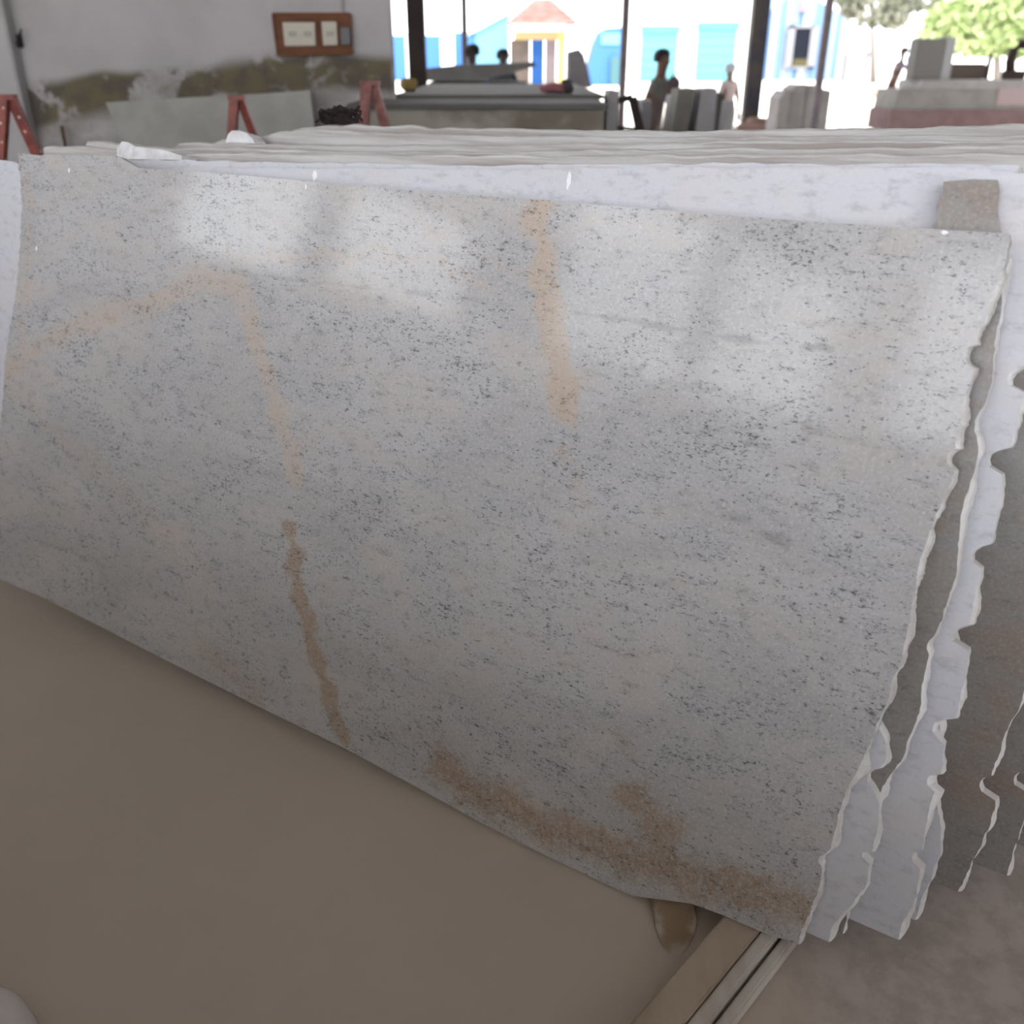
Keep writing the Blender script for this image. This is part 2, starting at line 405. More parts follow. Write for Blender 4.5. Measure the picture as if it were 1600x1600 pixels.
front = make_slab('granite_slab', 0.0,
    [(28, 239), (64, 243), (72, 241), (185, 244), (203, 255), (215, 262), (330, 270), (480, 283), (640, 297), (855, 313), (1060, 330), (1290, 348), (1460, 358), (1578, 365)],
    [(1578, 363), (1575, 395), (1566, 430), (1556, 456), (1541, 476), (1532, 520), (1522, 538), (1520, 585), (1505, 625), (1497, 662), (1491, 700), (1492, 740), (1477, 775), (1462, 805), (1447, 848),
     (1436, 882), (1425, 950), (1412, 1012), (1402, 1058), (1388, 1072), (1392, 1085), (1376, 1125), (1365, 1150), (1352, 1185), (1335, 1217), (1320, 1252), (1308, 1280), (1301, 1312), (1292, 1347), (1274, 1358), (1282, 1375), (1279, 1400), (1265, 1435), (1247, 1475)],
    [(-60, 876), (0, 906), (60, 930), (170, 986), (300, 1052), (420, 1112), (540, 1170), (640, 1224), (760, 1290), (860, 1342), (930, 1379), (985, 1404), (1030, 1405), (1080, 1412), (1130, 1430), (1190, 1456), (1247, 1476)],
    [(28, 239), (34, 320), (30, 400), (26, 455), (19, 495), (12, 540), (7, 580), (4, 640), (-2, 690), (-20, 800), (-32, 890)],
    .022, [M['granite_front'], M['broken']], 'large polished grey granite slab with rusty seams, frontmost of the leaning stack',
    notches=[(1521, 557, 17), (1493, 722, 16), (1284, 1361, 10)], nu=420, nv=300, rough=.0018, out=.0075, paint=paint_front, seed=3)

def far(us, v): return np.array([(u, v) for u in us])
def vz(z, s):                                       # v of a height z on the plane s behind the front
    return (z - (P0 - N * s)[2]) / W[2]
def rect_bottom(s, z=LIFT, u0=-3.2, u1=1.2): return far((u0, u1), vz(z, s))

SL = [
 # name-part, s, top, right, left(u), notches, face, label
 dict(s=.030, mat='granite_pale', label='pale bluish slab directly behind the front slab, poking out at its left end', seed=11,
      top=[(-120, 236), (0, 250), (25, 254), (60, 275), (800, 335), (1400, 380)], left=far((-2.62,), .6),
      right=[(1380, 400), (1350, 800), (1340, 1000), (1362, 1120), (1386, 1160), (1380, 1195), (1352, 1225), (1374, 1245), (1372, 1290), (1362, 1340), (1352, 1385), (1325, 1420), (1300, 1448)], notches=[(1371, 1219, 17), (1355, 1338, 9)]),
 dict(s=.060, mat='granite_brown', label='brownish polished slab showing as a narrow strip along the front slab right edge', seed=12,
      top=[(100, 300), (800, 345), (1560, 400), (1582, 402)], left=far((-2.0,), .6),
      right=[(1584, 372), (1578, 400), (1568, 470), (1562, 500), (1552, 600), (1526, 640), (1536, 690), (1508, 770), (1506, 800), (1500, 880), (1470, 970), (1450, 1020), (1440, 1100), (1410, 1180), (1376, 1230), (1355, 1300), (1330, 1400), (1320, 1445)], notches=[(1468, 1000, 18)]),
 dict(s=.10, mat='granite_pale', label='pale bluish white slab showing as a bright strip above the front slab', seed=13,
      top=[(60, 262), (205, 262), (500, 263), (760, 265), (1100, 262), (1540, 262), (1560, 268), (1640, 272)], left=far((-2.35,), .6),
      right=[(1640, 270), (1628, 440), (1608, 560), (1600, 610), (1582, 690), (1568, 730), (1562, 800), (1545, 860), (1530, 900), (1512, 990), (1511, 1050), (1500, 1100), (1478, 1150), (1470, 1210), (1456, 1250), (1444, 1300), (1440, 1350), (1428, 1410), (1405, 1455)],
      notches=[(1592, 590, 18), (1560, 720, 17), (1534, 870, 17), (1502, 995, 16), (1472, 1140, 16), (1462, 1223, 15), (1438, 1342, 14)]),
 dict(s=.16, mat='granite_pale', label='pale slab whose edge just peeps out at the bottom right of the bright strip slab', seed=14,
      top=[(170, 290), (183, 250), (290, 250), (500, 255), (760, 259), (1100, 255), (1400, 257), (1590, 258)], left=far((-2.6,), .6),
      right=[(1590, 258), (1575, 500), (1530, 800), (1480, 1050), (1458, 1230), (1470, 1280), (1470, 1330), (1452, 1380), (1440, 1402), (1436, 1420)], notches=[]),
 dict(s=.27, mat='granite_brown', label='dull brown slab with a thin pale broken edge, behind the pale strip at right', seed=15,
      top=[(66, 232), (128, 231), (183, 237), (285, 244), (400, 242), (600, 246), (900, 247), (1250, 246), (1700, 244)], left=far((-2.9,), .6), topmat='granite_top',
      right=[(1700, 240), (1690, 500), (1650, 800), (1612, 1040), (1590, 1112), (1567, 1157), (1556, 1195), (1545, 1222), (1552, 1262), (1546, 1300), (1525, 1340), (1508, 1375), (1495, 1408)], notches=[(1541, 1240, 15)]),
 dict(s=.36, mat='granite_brown', label='brown slab with a white scalloped edge low at the right border', seed=16,
      top=[(128, 246), (131, 222), (150, 222), (183, 229), (270, 235), (330, 233), (500, 239), (760, 241), (1100, 237), (1700, 232)], left=far((-3.2,), .6), topmat='granite_top',
      right=[(1720, 230), (1700, 600), (1660, 900), (1620, 1150), (1598, 1235), (1601, 1270), (1587, 1325), (1572, 1370), (1564, 1402)], notches=[(1590, 1250, 16)]),
 dict(s=.46, mat='granite_brown', label='brown slab standing behind the scalloped one, cut by the right border', seed=17,
      top=[(262, 240), (278, 226), (350, 226), (500, 230), (760, 231), (1100, 225), (1700, 222)], left=far((-3.1,), .6), topmat='granite_top',
      right=[(1760, 220), (1740, 700), (1690, 1100), (1640, 1300), (1610, 1392)], notches=[]),
 dict(s=.58, mat='granite_top', label='dusty pale slab second from the back of the stack, top edge only', seed=18,
      top=[(330, 226), (345, 219), (400, 216), (436, 208), (470, 205), (700, 214), (1000, 218), (1300, 216), (1700, 214)], left=far((-3.1,), .6), right=[(1800, 210), (1780, 700), (1700, 1390)], notches=[]),
 dict(s=.70, mat='granite_top', label='dusty pale slab at the very back of the stack, top edge only', seed=19,
      top=[(455, 206), (470, 201), (515, 198), (600, 200), (655, 199), (668, 203), (900, 206), (1100, 208), (1330, 204), (1600, 199), (1720, 198)], left=far((-2.9,), .6), right=[(1840, 198), (1820, 700), (1760, 1390)], notches=[]),
]
for d in SL:
    s = d['s']; top = poly_uv(d['top'], s); top[:, 1] = top[:, 1]
    lu = d['left'][0][0]
    if d['seed'] not in (11,):
        lu = max(lu, top[0, 0]) if d['seed'] != 13 else lu
    left = np.array([(lu, -.2), (lu + .03, .5), (lu, 1.6)])
    make_slab('granite_slab', s, top, d['right'], rect_bottom(s), left, .024, [M[d['mat']], M['broken_dull'], M['arris']], d['label'], d['notches'],
              nu=120, nv=150, rough=.0022, out=.006, seed=d['seed'], arris=.05 if d['seed'] >= 15 else 0)


# broken offcut wedged upright behind the front slab's top right corner
def slab_pt(x, y, s): 
    a, b = on_slab(x, y, s); return P0 - N * s + U * a + W * b
o = MB().prism([slab_pt(x, y, .062) for x, y in ((1452, 376), (1458, 358), (1467, 340), (1464, 322), (1473, 300), (1474, 284), (1520, 280), (1559, 281), (1562, 300), (1558, 326), (1564, 362), (1566, 392))], -N * .026)
o = o.build('stone_offcut', [M['granite_brown'], M['broken']])
for p in o.data.polygons:
    if abs(p.normal.dot(Vector(N))) < .5: p.material_index = 1
thing(o, 'squarish brown granite offcut wedged upright at the top right corner of the front slab', 'stone offcut')

# white drips of paint on the stone; the tall dash paints in a lamp's reflection
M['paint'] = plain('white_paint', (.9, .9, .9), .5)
def paint_glint_mark(parent, x, y, s, rw, rh):
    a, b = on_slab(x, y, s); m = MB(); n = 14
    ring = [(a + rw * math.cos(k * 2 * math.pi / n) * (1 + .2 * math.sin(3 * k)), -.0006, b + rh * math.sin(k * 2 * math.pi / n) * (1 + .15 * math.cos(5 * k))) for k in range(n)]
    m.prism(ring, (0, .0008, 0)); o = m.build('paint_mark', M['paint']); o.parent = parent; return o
pale = [q for q in bpy.data.objects if q.get('label', '').startswith('pale bluish white slab showing')][0]
for x, y, rw, rh in ((478, 292, .0022, .006), (57, 388, .003, .006), (108, 266, .003, .006), (1476, 363, .005, .003)): paint_glint_mark(front, x, y, 0, rw, rh)
for x, y, rw, rh in ((492, 274, .007, .011), (889, 282, .0045, .016)): paint_glint_mark(pale, x, y, .10, rw, rh)

# chips of stone lying on the tops of the stack
M['chip'] = pmat('pale_broken_stone', (.80, .80, .82), (.66, .65, .66), 30, .7, .3)
def chip(outline, s, label, depth=.05):
    o = MB().prism([slab_pt(x, y, s) for x, y in outline], -N * depth).build('stone_chip', M['chip'])
    return thing(o, label, 'stone chip')
chip([(183, 249), (183, 232), (190, 221), (200, 222), (212, 229), (240, 232), (262, 236), (284, 243), (284, 250), (230, 249)], .187, 'long white stone chip lying near the left end of the stack top', .05)
chip([(352, 223), (356, 210), (362, 204), (374, 204), (386, 208), (394, 216), (398, 224)], .49, 'small white stone chip standing on the stack in front of the red trestle leg', .05)

# timber bearers under the stack
M['timber'] = pmat('weathered_timber', (.52, .43, .35), (.40, .31, .235), 9, .8, .3, (1, .25, 1))
M['timber_pale'] = pmat('pale_timber', (.66, .62, .58), (.52, .46, .42), 9, .8, .3, (1, .25, 1))
BA, BB = on_floor(1127, 1434, LIFT - .024), on_floor(983, 1600, LIFT - .024)
BD = (BB - BA) / np.linalg.norm(BB - BA); BS = np.array([-BD[1], BD[0], 0]); BS = BS if BS[0] > 0 else -BS
def bearer(off, width, z1, name, mat, label, back=.9):
    p, q = BA - BD * back + BS * off, BB + BD * .45 + BS * off; m = MB()
    m.prism([(c[0], c[1], z1) for c in (p, q, q + BS * width, p + BS * width)], (0, 0, -z1))
    bmesh.ops.bevel(m.bm, geom=list(m.bm.edges), offset=.004, segments=2, affect='EDGES')
    return thing(m.build(name, mat), label, 'timber')
bearer(0, .068, LIFT - .024, 'timber_bearer', M['timber'], 'brown weathered timber bearer running out from under the front slab')
bearer(.070, .026, LIFT - .026, 'timber_plank', M['timber_pale'], 'pale plank set on edge against the brown bearer')
bearer(.102, .020, LIFT - .036, 'timber_strip', M['timber_pale'], 'narrow pale strip of wood lying to the right of the plank')
# rounded stone wedge beside the bearer
def stone_wedge():
    Yf = on_floor(1057, 1503)[1]; Ys = (P0 + U * on_slab(1050, 1404, 0)[0])[1] + .015
    def w(x, y):
        t = (1503 - y) / 99.0; p = at(x, y, Yf + (Ys - Yf) * t); return p
    ol = [(1019, 1416), (1030, 1407), (1060, 1407), (1087, 1413), (1089, 1440), (1088, 1462), (1075, 1488), (1058, 1502), (1043, 1492), (1029, 1472), (1020, 1446)]
    pts = [w(*q) for q in ol]
    for q in pts: q[2] = min(max(q[2], 0.0), .03)
    m = MB().prism(pts, (.004, .07, 0))
    bmesh.ops.bevel(m.bm, geom=list(m.bm.edges), offset=.005, segments=3, affect='EDGES')
    for v in m.bm.verts: v.co.z = max(v.co.z, 0.0)
    return thing(m.build('stone_wedge', pmat('tan_wedge_stone', (.34, .25, .17), (.60, .55, .50), 11, .85, .0, lo=.42, hi=.68)), 'rounded tan stone wedge tucked under the slab beside the bearer', 'stone')
stone_wedge()
c = on_floor(-30, 1650)
thing(MB().lump((c[0] - .02, c[1] - .005, .02), (.10, .10, .075), 9, .10, 4, 0.0).build('stone_lump', pmat('pale_lump', (.78, .74, .73), (.72, .68, .67), 8, .8), smooth=True), 'pale rounded stone lump on the floor at the bottom left corner', 'stone')

# unseen row of slabs added behind the viewer to shade the lower front slab
def occluder_slab(k, dist, u0, u1, h):
    tilt = math.radians(12); base = P0 + NH * dist; base[2] = LIFT
    wv = np.array([0, 0, math.cos(tilt)]) + NH * math.sin(tilt); nv_ = NH * math.cos(tilt) - np.array([0, 0, math.sin(tilt)])
    rn = random.Random(k); e = lambda: rn.uniform(-.02, .02)
    pts = [base + U * (u0 + e()) , base + U * (u0 + e()) + wv * h * .5, base + U * (u0 + e()) + wv * (h + e()), base + U * (.5 * (u0 + u1)) + wv * (h + e()), base + U * (u1 + e()) + wv * (h + e()), base + U * (u1 + e()) + wv * h * .45, base + U * (u1 + e())]
    o = MB().prism(pts, nv_ * .025).build('granite_slab', M['granite_dark'])
    return tag(o, ['dark slab leaning across the aisle behind the viewer, nearest the aisle', 'dark slab leaning across the aisle behind the viewer, second in its row', 'dark slab leaning across the aisle behind the viewer, third in its row'][k], 'stone slab', None, 'thing')
for k in range(3): occluder_slab(k, 1.90 + .045 * k, -3.0 + .1 * k, 3.2 - .1 * k, 1.27 + .015 * k)

# ------------------------------------------------------------------ inside the shed, beyond the stack
M['red'] = pmat('flecked_red_paint', (.22, .045, .03), (.13, .03, .025), 25, .5)
def fleck_red():
    m, nt, b = new_mat('flecked_red_steel'); v = coords(nt)
    c = mix(nt, ramp(nt, noise(nt, v, 18, 3), .4, .6), (.24, .055, .04), (.15, .035, .03))
    vo = nd(nt, 'ShaderNodeTexVoronoi'); vo.inputs['Scale'].default_value = 28; link(nt, v, vo.inputs['Vector'])
    c = mix(nt, ramp(nt, vo.outputs['Distance'], .16, .22, 1, 0), c, (.62, .45, .36))
    link(nt, c, b.inputs['Base Color']); b.inputs['Roughness'].default_value = .55; return m
M['red_fleck'] = fleck_red()
def to_floor(a, b):                                # carry the line a-b on down to the floor
    a, b = Vector(a), Vector(b); d = b - a; return a + d * (a.z / -d.z)
def trestle(ap, l1, l2, Y, w, mat, label, dy2=.25):
    A = at(*ap, Y); foot1 = to_floor(A, at(*l1, Y)); foot2 = to_floor(A, at(*l2, Y + .02)); foot2.y += dy2
    t = empty('slab_trestle', (A[0], Y, 0)); tag(t, label, 'trestle')
    k = w * Y / 1612.7
    MB().bar(Vector(A) + Vector((-k * .25, 0, 0)), foot1, k, k * .9, (0, 1, 0)).build('leg', mat, t)
    MB().bar(Vector(A) + Vector((k * .25, .02, 0)), foot2, k * .85, k * .85, (0, 1, 0)).build('leg', mat, t)
    a, b = foot1.lerp(Vector(A), .35), foot2.lerp(Vector(A), .35)
    MB().bar(a, b, k * .6, k * .6).build('crossbar', mat, t)
    MB().box((A[0] - k * .9, Y - k * .5, A[2] - .01), (A[0] + k * .9, Y + k * .55, A[2] + .012)).build('cap_plate', mat, t)
    return t
trestle((10, 152), (4, 240), (44, 240), 4.6, 16, M['red_fleck'], 'red steel trestle with pale flecks, at the left border behind the stack')
trestle((370, 153), (366, 207), (388, 207), 5.2, 14, M['red'], 'reddish brown trestle in front of the slab leaning on the wall')
trestle((578, 130), (571, 197), (596, 197), 5.6, 17, pmat('pink_rust', (.27, .13, .115), (.17, .075, .07), 20, .6), 'pinkish red trestle standing before the end of the white wall')

# dark tangle of wire on the back of the stack
def tangle():
    m = MB(); rn = random.Random(4); base = slab_pt(527, 195, .74)
    for k in range(26):
        a0 = rn.uniform(0, 6.28); r0 = rn.uniform(.015, .055); c = base + U * rn.uniform(-.045, .05) + np.array([0, 0, .012 + rn.uniform(0, .018)])
        pts = []
        for i in range(9):
            t = i / 8 * rn.uniform(2.5, 5) + a0
            pts.append((c[0] + r0 * math.cos(t), c[1] + .4 * r0 * math.sin(t), max(base[2] + .004, c[2] + r0 * .55 * math.sin(t * 1.3 + a0))))
        m.tube(pts, .004, 6)
    return thing(m.build('wire_tangle', plain('dark_wire', (.03, .022, .022), .6)), 'dark tangle of wire lying on the back edge of the stack', 'wire')
tangle()

# long pale slab leaning against the wall
pts = [at(x, y, WY - .16 - .0009 * max(0, y - 150)) for x, y in ((165, 160), (300, 152), (400, 147), (484, 141), (492, 200), (498, 452), (260, 452), (225, 290), (198, 224), (176, 186))]
for q in (pts[5], pts[6]): q[2] = 0.0
o = MB().prism(pts, (0, .04, 0)).build('stone_slab', pmat('grey_dusty_stone', (.33, .32, .305), (.28, .27, .25), 5, .8))
tag(o, 'long pale grey slab with a slanting end leaning against the stained wall', 'stone slab', kind='thing')
m = MB(); a = at(96, 197, WY - .06); m.tube([a, (a[0] + .05, a[1] - .1, .0)], .012, 8)
thing(m.build('rod', plain('rusty_rod', (.09, .06, .04), .8)), 'thin dark rod leaning on the wall left of the pale slab', 'rod')
# bracket on the wall near the corner
c = at(30, 62, WY); t = empty('wall_bracket', (c[0], WY, c[2])); tag(t, 'small dark bracket with a hook on the wall by the corner pier', 'bracket')
MB().box((c[0] - .03, WY - .02, c[2] - .05), (c[0] + .025, WY - .001, c[2] + .03), .005).build('plate', M['steel_dark'], t)
MB().tube([(c[0], WY - .02, c[2] - .03), (c[0] + .02, WY - .07, c[2] - .02), (c[0] + .05, WY - .08, c[2] + .03), (c[0] + .055, WY - .06, c[2] + .06)], .016, 8, .008).build('hook', M['steel_dark'], t)

# electric switchboard
def switchboard():
    Y = WY - .005; P = lambda x, y, d=0: at(x, y, Y - d)
    c = P(488, 54); t = empty('switchboard', (c[0], WY, c[2])); tag(t, 'brown wooden switchboard with cream switch plates on the white wall', 'switchboard')
    q = [P(428, 22), P(548, 22), P(551, 83), P(436, 86)]
    wood = pmat('brown_board', (.15, .062, .03), (.085, .036, .024), 10, .6, .1, (.3, 1, 1))
    board = MB().prism(q, (0, -.03, 0)).build('board', wood, t)
    for (a, b) in ((0, 1), (1, 2), (2, 3), (3, 0)):
        MB().bar(q[a] + np.array([0, -.03, 0]), q[b] + np.array([0, -.03, 0]), .016, .016, (0, 1, 0)).build('frame_strip', wood, t)
    cream = plain('cream_plastic', (.42, .39, .32), .5); grey = plain('grey_switch', (.30, .28, .25), .5)
    for pts, sw in (([(442, 35), (492, 35), (494, 71), (446, 72)], ((451, 464), (475, 488))), ([(503, 34), (526, 34), (528, 70), (506, 71)], ((510, 523),))):
        pl = MB().prism([P(x, y, .03) for x, y in pts], (0, -.018, 0)).build('switch_plate', cream, t)
        for x0, x1 in sw:
            n = max(2, int((x1 - x0) / 5))
            for k in range(n):
                xa = x0 + (x1 - x0) * k / n; xb = x0 + (x1 - x0) * (k + .8) / n
                w = MB().prism([P(xa, 49, .048), P(xb, 49, .048), P(xb, 57, .048), P(xa, 57, .048)], (0, -.008, 0)).build('switch', grey, None)
                w.parent = pl
    MB().prism([P(534, 44, .03), P(548, 44, .03), P(549, 70, .03), P(535, 70, .03)], (0, -.05, 0)).build('fuse_box', plain('black_bakelite', (.03, .03, .035), .4), t)
    MB().tube([P(535, 24, .02), P(534, -60, .012)], .008, 8).build('conduit', plain('grey_conduit', (.30, .29, .29), .5), t)
switchboard()

# two long stone benches (piled blocks) between the wall and the posts
M['olive'] = pmat('olive_weathered_stone', (.29, .27, .235), (.15, .13, .105), 2.2, .85, 0, (1, 1, 1), .42, .62)
def bench(x0, x1, ytop, Y0, Y1, label, ytop_grey=(.125, .118, .112)):
    zt = at(700, ytop, Y0)[2]; X0, X1 = at(x0, ytop, Y0)[0], at(x1, ytop, Y0)[0]
    t = empty('stone_bench', ((X0 + X1) / 2, (Y0 + Y1) / 2, 0)); tag(t, label, 'stone bench')
    MB().box((X0, Y0, 0), (X1, Y1, zt - .03), .01).build('body', M['olive'], t)
    MB().box((X0 - .02, Y0 - .03, zt - .03), (X1 + .02, Y1 + .02, zt), .008).build('top_slab', pmat('bench_top', ytop_grey, tuple(q * .85 for q in ytop_grey), 3, .8), t)
    return t, zt
_, zb1 = bench(546, 945, 162, 6.1, 6.85, 'long olive grey stone bench with dark stains, in front of the posts')
_, zb2 = bench(616, 940, 148, 7.5, 11.0, 'grey stone bench behind the olive one, reaching back to the dark post')
c = at(638, 143, 8.2)
thing(MB().lump((c[0], 8.2, zb2 + .05), (.07, .06, .052), 21, .12, 3, zb2).build('sponge', plain('yellow_foam', (.26, .19, .075), .9), smooth=True), 'yellowish brown lump on the bench by the dark post', 'lump')
c = at(868, 150, 7.8); t = empty('cloth_bundle', (c[0], 7.8, zb2)); tag(t, 'pink and dark cloth bundle on the right part of the bench', 'bundle')
MB().lump((c[0] - .02, 7.8, zb2 + .035), (.10, .07, .036), 22, .15, 3, zb2).build('pink_cloth', plain('pink_cloth', (.26, .11, .125), .9), t, True)
MB().lump((c[0] + .085, 7.8, zb2 + .05), (.05, .05, .052), 23, .15, 3, zb2).build('dark_cloth', plain('dark_cloth', (.06, .05, .055), .9), t, True)

# shed posts
def post(x, wpx, Y, mat, name='shed_post', base=None, label=None, lean=0):
    X = at(x, 60, Y)[0]; w = wpx * Y / 1612.7
    t = empty(name, (X, Y, 0)); tag(t, label, 'post')
    MB().box((X - w / 2, Y - w / 2, 0), (X + w / 2, Y + w / 2, ROOF - .01), w * .08).build('shaft', mat, t)
    MB().box((X - w * .85, Y - w * .85, 0), (X + w * .85, Y + w * .85, .05)).build('base_plate', mat, t)
post(651, 27, 11.7, M['steel_dark'], label='thick dark brown post just right of the white wall')
post(726, 9, 19, M['steel_grey'], label='thin grey post in front of the pale blue gable')
post(976, 11, 19, M['steel_grey'], label='thin grey post left of the first cyan door')
post(1184, 25, 24.4, pmat('dark_column', (.024, .022, .03), (.045, .038, .027), 2, .7), label='thick dark column right of the second cyan door')
post(1289, 11, 19.5, M['steel_grey'], label='thin dark post in front of the striped blue building')

# pile of slabs with a tilted one on top
def pile():
    Y = 12.2; x0, x1 = at(664, 100, Y)[0], at(805, 100, Y)[0]; zt = at(700, 128, Y)[2]
    n = 7; h = zt / n
    names = ['lowest', 'second lowest', 'third from the floor', 'fourth from the floor', 'fifth from the floor', 'sixth from the floor', 'seventh from the floor']
    for k in range(n):
        rn = random.Random(k); a = rn.uniform(-.05, .05)
        o = MB().box((x0 + a, Y, k * h), (x1 + .1 + rn.uniform(-.06, .06), Y + 1.0, (k + 1) * h - .004), .01).build('stone_block', M['granite_grey_plain'] if k % 2 else M['granite_grey_plain2'])
        thing(o, 'grey stone block in the pile under the tilted slab, ' + names[k], 'stone block')
    q = [at(664, 126.5, Y), at(664, 107, Y), at(720, 101, Y), at(790, 99, Y), at(836, 97, Y), at(838, 103, Y), at(800, 114, Y), at(750, 126.5, Y)]
    o = MB().prism(q, (0, .9, 0)).build('stone_slab', M['granite_grey_plain'])
    tag(o, 'grey boat shaped slab lying on top of the pile behind the bench', 'stone slab', kind='thing')
M['granite_grey_plain'] = pmat('grey_stone', (.18, .175, .175), (.15, .145, .145), 4, .8); M['granite_grey_plain2'] = pmat('dark_grey_stone', (.12, .11, .105), (.095, .09, .085), 4, .8)
pile()

# slabs standing on edge around the walking man
def upright(pts, Y, depth, mat, label):
    P = [at(x, y, Y) for x, y in pts]; f0, f1 = to_floor(P[0], P[-1]), to_floor(P[1], P[-2])
    o = MB().prism([P[0], P[1], f1, f0], (0, depth, 0)).build('stone_slab', mat)
    return tag(o, label, 'stone slab', kind='thing')
GL, GD, GO = pmat('upright_light', (.33, .315, .325), (.28, .265, .275), 5, .8), pmat('upright_dark', (.12, .105, .10), (.09, .08, .075), 5, .8), pmat('upright_olive', (.18, .17, .15), (.145, .135, .12), 5, .8)
upright([(951, 142), (966, 142), (964, 205), (947, 205)], 8.0, .4, GL, 'pale upright slab at the right end of the bench')
upright([(1003, 158), (1018, 156), (1016, 205), (1000, 205)], 10.3, .5, GL, 'pale upright slab between the dark stand and the walking man')
upright([(1052, 150), (1058, 150), (1050, 205), (1043, 205)], 9.9, .4, GL, 'narrow pale upright slab edge just right of the walking man')
upright([(1060, 140), (1085, 138), (1073, 205), (1050, 205)], 9.2, .4, GO, 'olive upright slab right of the walking man')
upright([(1086, 140), (1096, 141), (1085, 205), (1074, 205)], 9.62, .4, GD, 'dark narrow upright slab beside the olive one')
upright([(1098, 139), (1121, 138), (1116, 205), (1087, 205)], 9.15, .4, GL, 'widest pale upright slab in the row')
upright([(1123, 146), (1134, 146), (1127, 205), (1118, 205)], 9.58, .4, GD, 'dark grey upright slab right of the widest pale one')
upright([(1136, 158), (1148, 158), (1141, 205), (1129, 205)], 8.9, .2, GL, 'short pale upright slab at the right end of the row')
# dark stand
def stand():
    Y = 8.7; t = empty('metal_stand', (at(985, 150, Y)[0], Y, 0)); tag(t, 'dark metal stand with a slanting leg left of the walking man', 'stand')
    a, b, c_ = at(953, 160, Y), at(988, 152, Y), at(1000, 205, Y)
    MB().bar(a, b, .05, .05).build('rail', M['steel_dark'], t)
    MB().bar(b, to_floor(b, c_), .075, .06, (0, 1, 0)).build('leg', M['steel_dark'], t)
    MB().bar(a, to_floor(a, at(957, 205, Y)), .04, .04, (0, 1, 0)).build('leg', M['steel_dark'], t)
    MB().bar(at(955, 198, Y), at(1000, 203, Y), .03, .03).build('brace', M['steel_dark'], t)
stand()
# low grey ledge right of the row
c0, c1 = at(1150, 193, 20)[0], at(1215, 193, 20)[0]
thing(MB().lump((at(1182, 190, 24)[0], 23.9, .1), (.42, .12, .16), 31, .3, 3, 0).build('rubble_heap', pmat('brown_rubble', (.20, .13, .11), (.13, .09, .08), 3, .9), smooth=True), 'low brown heap of rubble at the foot of the thick column', 'rubble')

